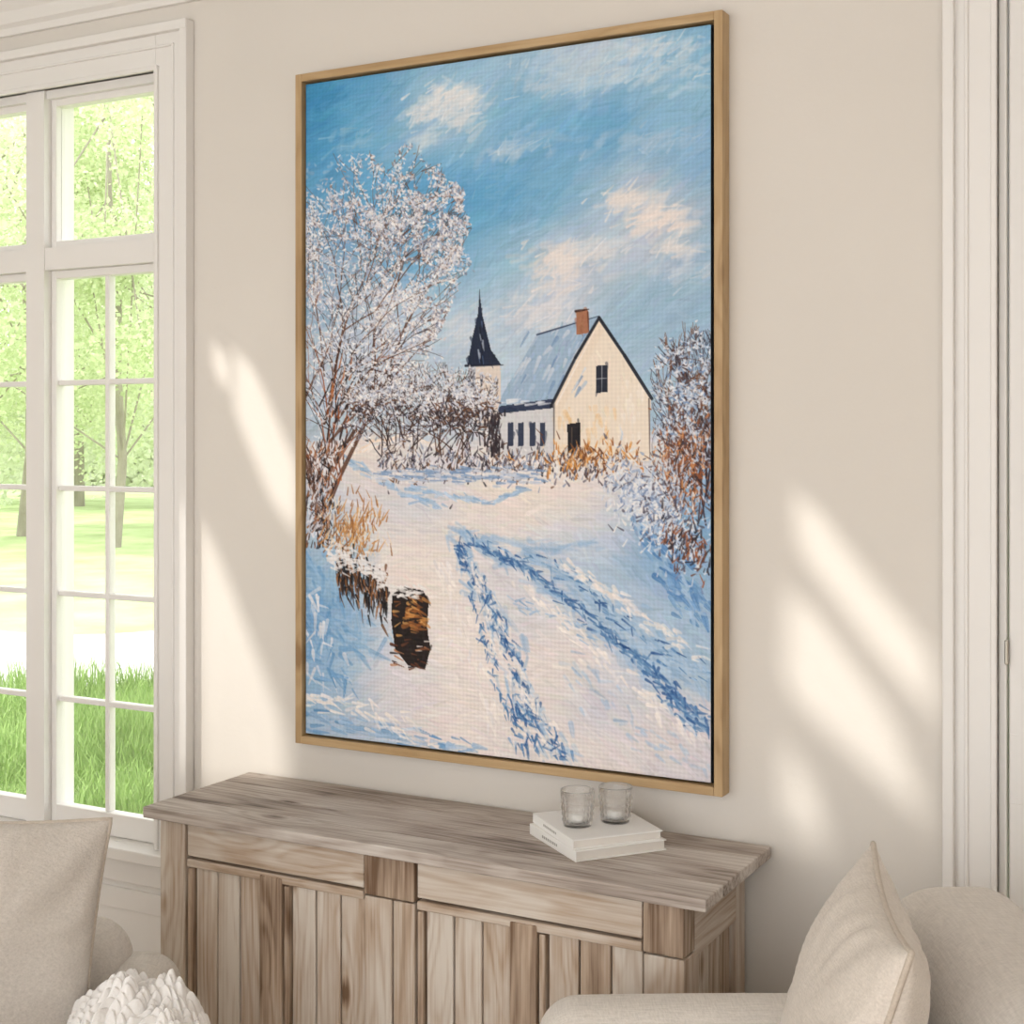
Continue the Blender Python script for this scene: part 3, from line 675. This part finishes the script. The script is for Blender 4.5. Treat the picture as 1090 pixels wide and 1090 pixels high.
# ---------- outdoors
M_lawn=simple('lawn',(172,192,134),.95,8,.5,18,1.2)
M_lawn2=simple('meadow_blades',(138,168,92),.9,0,0,20,2)
M_path=simple('gravel_path',(200,200,193),.95,30,.4,6,2)
def q2(u,t,z): return cw(u*t,t,z)
g=[(-70,.16,-.25),(20,.16,-.25),(20,80,-.25),(-70,80,-.25)]
meshobj('ground_lawn',g,[(0,1,2,3)],M_lawn)
pv=[];pf=[]
for i in range(41):
    u=-.62+i*.02; w1=11.8+.8*math.sin(i*.3); w2=15.5+1.2*math.sin(i*.25+1)
    pv+=[cw(u*14,w1,-.243),cw(u*14,w2,-.243)]
    if i: k=2*i; pf.append((k-2,k,k+1,k-1))
meshobj('garden_path',pv,pf,M_path)
gv=[];gf=[]
for k in range(30000):
    t=random.uniform(4.9,11.3)
    u=random.uniform(-.47,-.15); p=cw(u*t,t,-.25)
    if p.y<.35: continue
    hh=random.uniform(.06,.22)*(.6+.5*math.sin(p.x*1.7)*math.sin(p.y*2.1)+.4); an=random.uniform(0,6.3); w_x,w_y=math.cos(an)*.005,math.sin(an)*.005; bx,by=random.gauss(0,.06),random.gauss(0,.06)
    k0=len(gv); gv+=[(p.x-w_x,p.y-w_y,-.25),(p.x+w_x,p.y+w_y,-.25),(p.x+bx*.4+w_x*.7,p.y+by*.4+w_y*.7,-.25+hh*.6),(p.x+bx*.4-w_x*.7,p.y+by*.4-w_y*.7,-.25+hh*.6),(p.x+bx,p.y+by,-.25+hh)]
    gf+=[(k0,k0+1,k0+2,k0+3),(k0+3,k0+2,k0+4)]
meshobj('meadow_grass',gv,gf,M_lawn2)
def leafmat(name,c0,c1):
    ml,nt,b=newmat(name); b.inputs['Roughness'].default_value=.7
    gi=N(nt,'ShaderNodeNewGeometry'); r=N(nt,'ShaderNodeValToRGB'); nt.links.new(gi.outputs['Random Per Island'],r.inputs[0])
    r.color_ramp.elements[0].color=col4(c0); r.color_ramp.elements[1].color=col4(c1)
    nt.links.new(r.outputs[0],b.inputs['Base Color'])
    tl=N(nt,'ShaderNodeBsdfTranslucent'); nt.links.new(r.outputs[0],tl.inputs[0]); mx=N(nt,'ShaderNodeMixShader'); mx.inputs[0].default_value=.5
    nt.links.new(b.outputs[0],mx.inputs[1]); nt.links.new(tl.outputs[0],mx.inputs[2]); nt.links.new(mx.outputs[0],nt.nodes['Material Output'].inputs[0])
    return ml
ml=leafmat('leaves',(184,200,150),(226,233,200)); mlf=leafmat('far_leaves_hazed',(204,214,182),(228,234,212))  # haze put into the leaf colours as paleness, most on the far ones
M_bark=simple('bark',(150,144,130),.95,12,.6,12,3)
def tree(u,t,hh,cr,nl,trunk=.16,ls=.16,low=.28,mt=None):
    base=q2(u,t,-.25); e=empty('garden_tree',base)
    v=[];f=[]
    def limb(p0,p1,r0,r1):
        d=(p1-p0).normalized(); a=d.orthogonal().normalized(); b_=d.cross(a); k=len(v)
        for p,r_ in ((p0,r0),(p1,r1)):
            for i in range(8): an=i*math.pi/4; v.append(p+(a*math.cos(an)+b_*math.sin(an))*r_)
        for i in range(8): f.append((k+i,k+(i+1)%8,k+8+(i+1)%8,k+8+i))
    p=Vector((0,0,0)); pts=[p]
    for i in range(5): p=p+Vector((random.gauss(0,.12),random.gauss(0,.12),hh*.17)); pts.append(p)
    for i in range(5): limb(pts[i],pts[i+1],trunk*(1-i*.15),trunk*(1-(i+1)*.15))
    cl=[]
    for k in range(20):
        s=pts[random.randint(1,5)]; an=random.uniform(0,6.3); rr=cr*random.uniform(.35,1)
        e2=Vector((math.cos(an)*rr,math.sin(an)*rr,hh*random.uniform(low,1))); 
        limb(s,e2,trunk*.2,.012); cl.append((e2,random.uniform(.5,1.1)*cr*.42))
    cl+= [(pts[-1],cr*.6)]
    meshobj('trunk',v,f,M_bark,e)
    lv=[];lf=[]
    for k in range(nl):
        c_,rr=random.choice(cl); d=Vector((random.gauss(0,1),random.gauss(0,1),random.gauss(0,.8))).normalized()*rr*random.random()**.4
        p=c_+d; a=Vector((random.gauss(0,1),random.gauss(0,1),random.gauss(0,1))).normalized(); b_=a.orthogonal().normalized(); s=ls*random.uniform(.5,1.1)
        k0=len(lv); lv+=[p-a*s*.6,p+b_*s*.35,p+a*s*.6,p-b_*s*.35]; lf.append((k0,k0+1,k0+2,k0+3))
    meshobj('foliage',lv,lf,mt or ml,e)
tree(-.283,26,9.5,3.4,22000,.10,.11,.26); tree(-.35,29,10,4.0,22000,.12,.11,.22); tree(-.235,31,10,4,16000,.11,.12); tree(-.41,27,9,4,15000,.12,.11)
tree(-.31,42,12,6,20000,.2,.2,.08,mlf); tree(-.22,44,12,6,14000,.2,.2,.08,mlf); tree(-.40,44,12,6.5,16000,.2,.2,.08,mlf)
lv=[];lf=[]
for k in range(30000):
    u=random.uniform(-.52,-.12); t=random.uniform(58,62); zz=-.3+abs(random.gauss(0,2.2))*(1+.4*math.sin(u*60))
    p=q2(u,t,zz); a=Vector((random.gauss(0,1),random.gauss(0,1),random.gauss(0,1))).normalized(); b_=a.orthogonal().normalized(); s=.4
    k0=len(lv); lv+=[p-a*s*.6,p+b_*s*.4,p+a*s*.6,p-b_*s*.4]; lf.append((k0,k0+1,k0+2,k0+3))
meshobj('hedge',lv,lf,mlf)
# ---------- light
wd=bpy.data.worlds.new('World'); scene.world=wd; wd.use_nodes=True
bg=wd.node_tree.nodes['Background']; bg.inputs[0].default_value=(.985,.992,1.0,1); bg.inputs[1].default_value=2.75
sl=bpy.data.lights.new('sun','SUN'); sl.energy=3.2; sl.angle=.028; sl.color=(1,.96,.89)
so=bpy.data.objects.new('sun',sl); so.rotation_euler=SD.to_track_quat('-Z','Y').to_euler(); so.location=(-6,-8,9); link(so)
# ---------- camera
cd=bpy.data.cameras.new('camera'); cd.sensor_width=36; cd.lens=F/1090*36; cd.shift_y=-77/1090; cd.clip_start=.05; cd.clip_end=300
cam=bpy.data.objects.new('camera',cd); cam.location=(0,-D,HC); cam.rotation_euler=(math.pi/2,0,TH); link(cam); scene.camera=cam
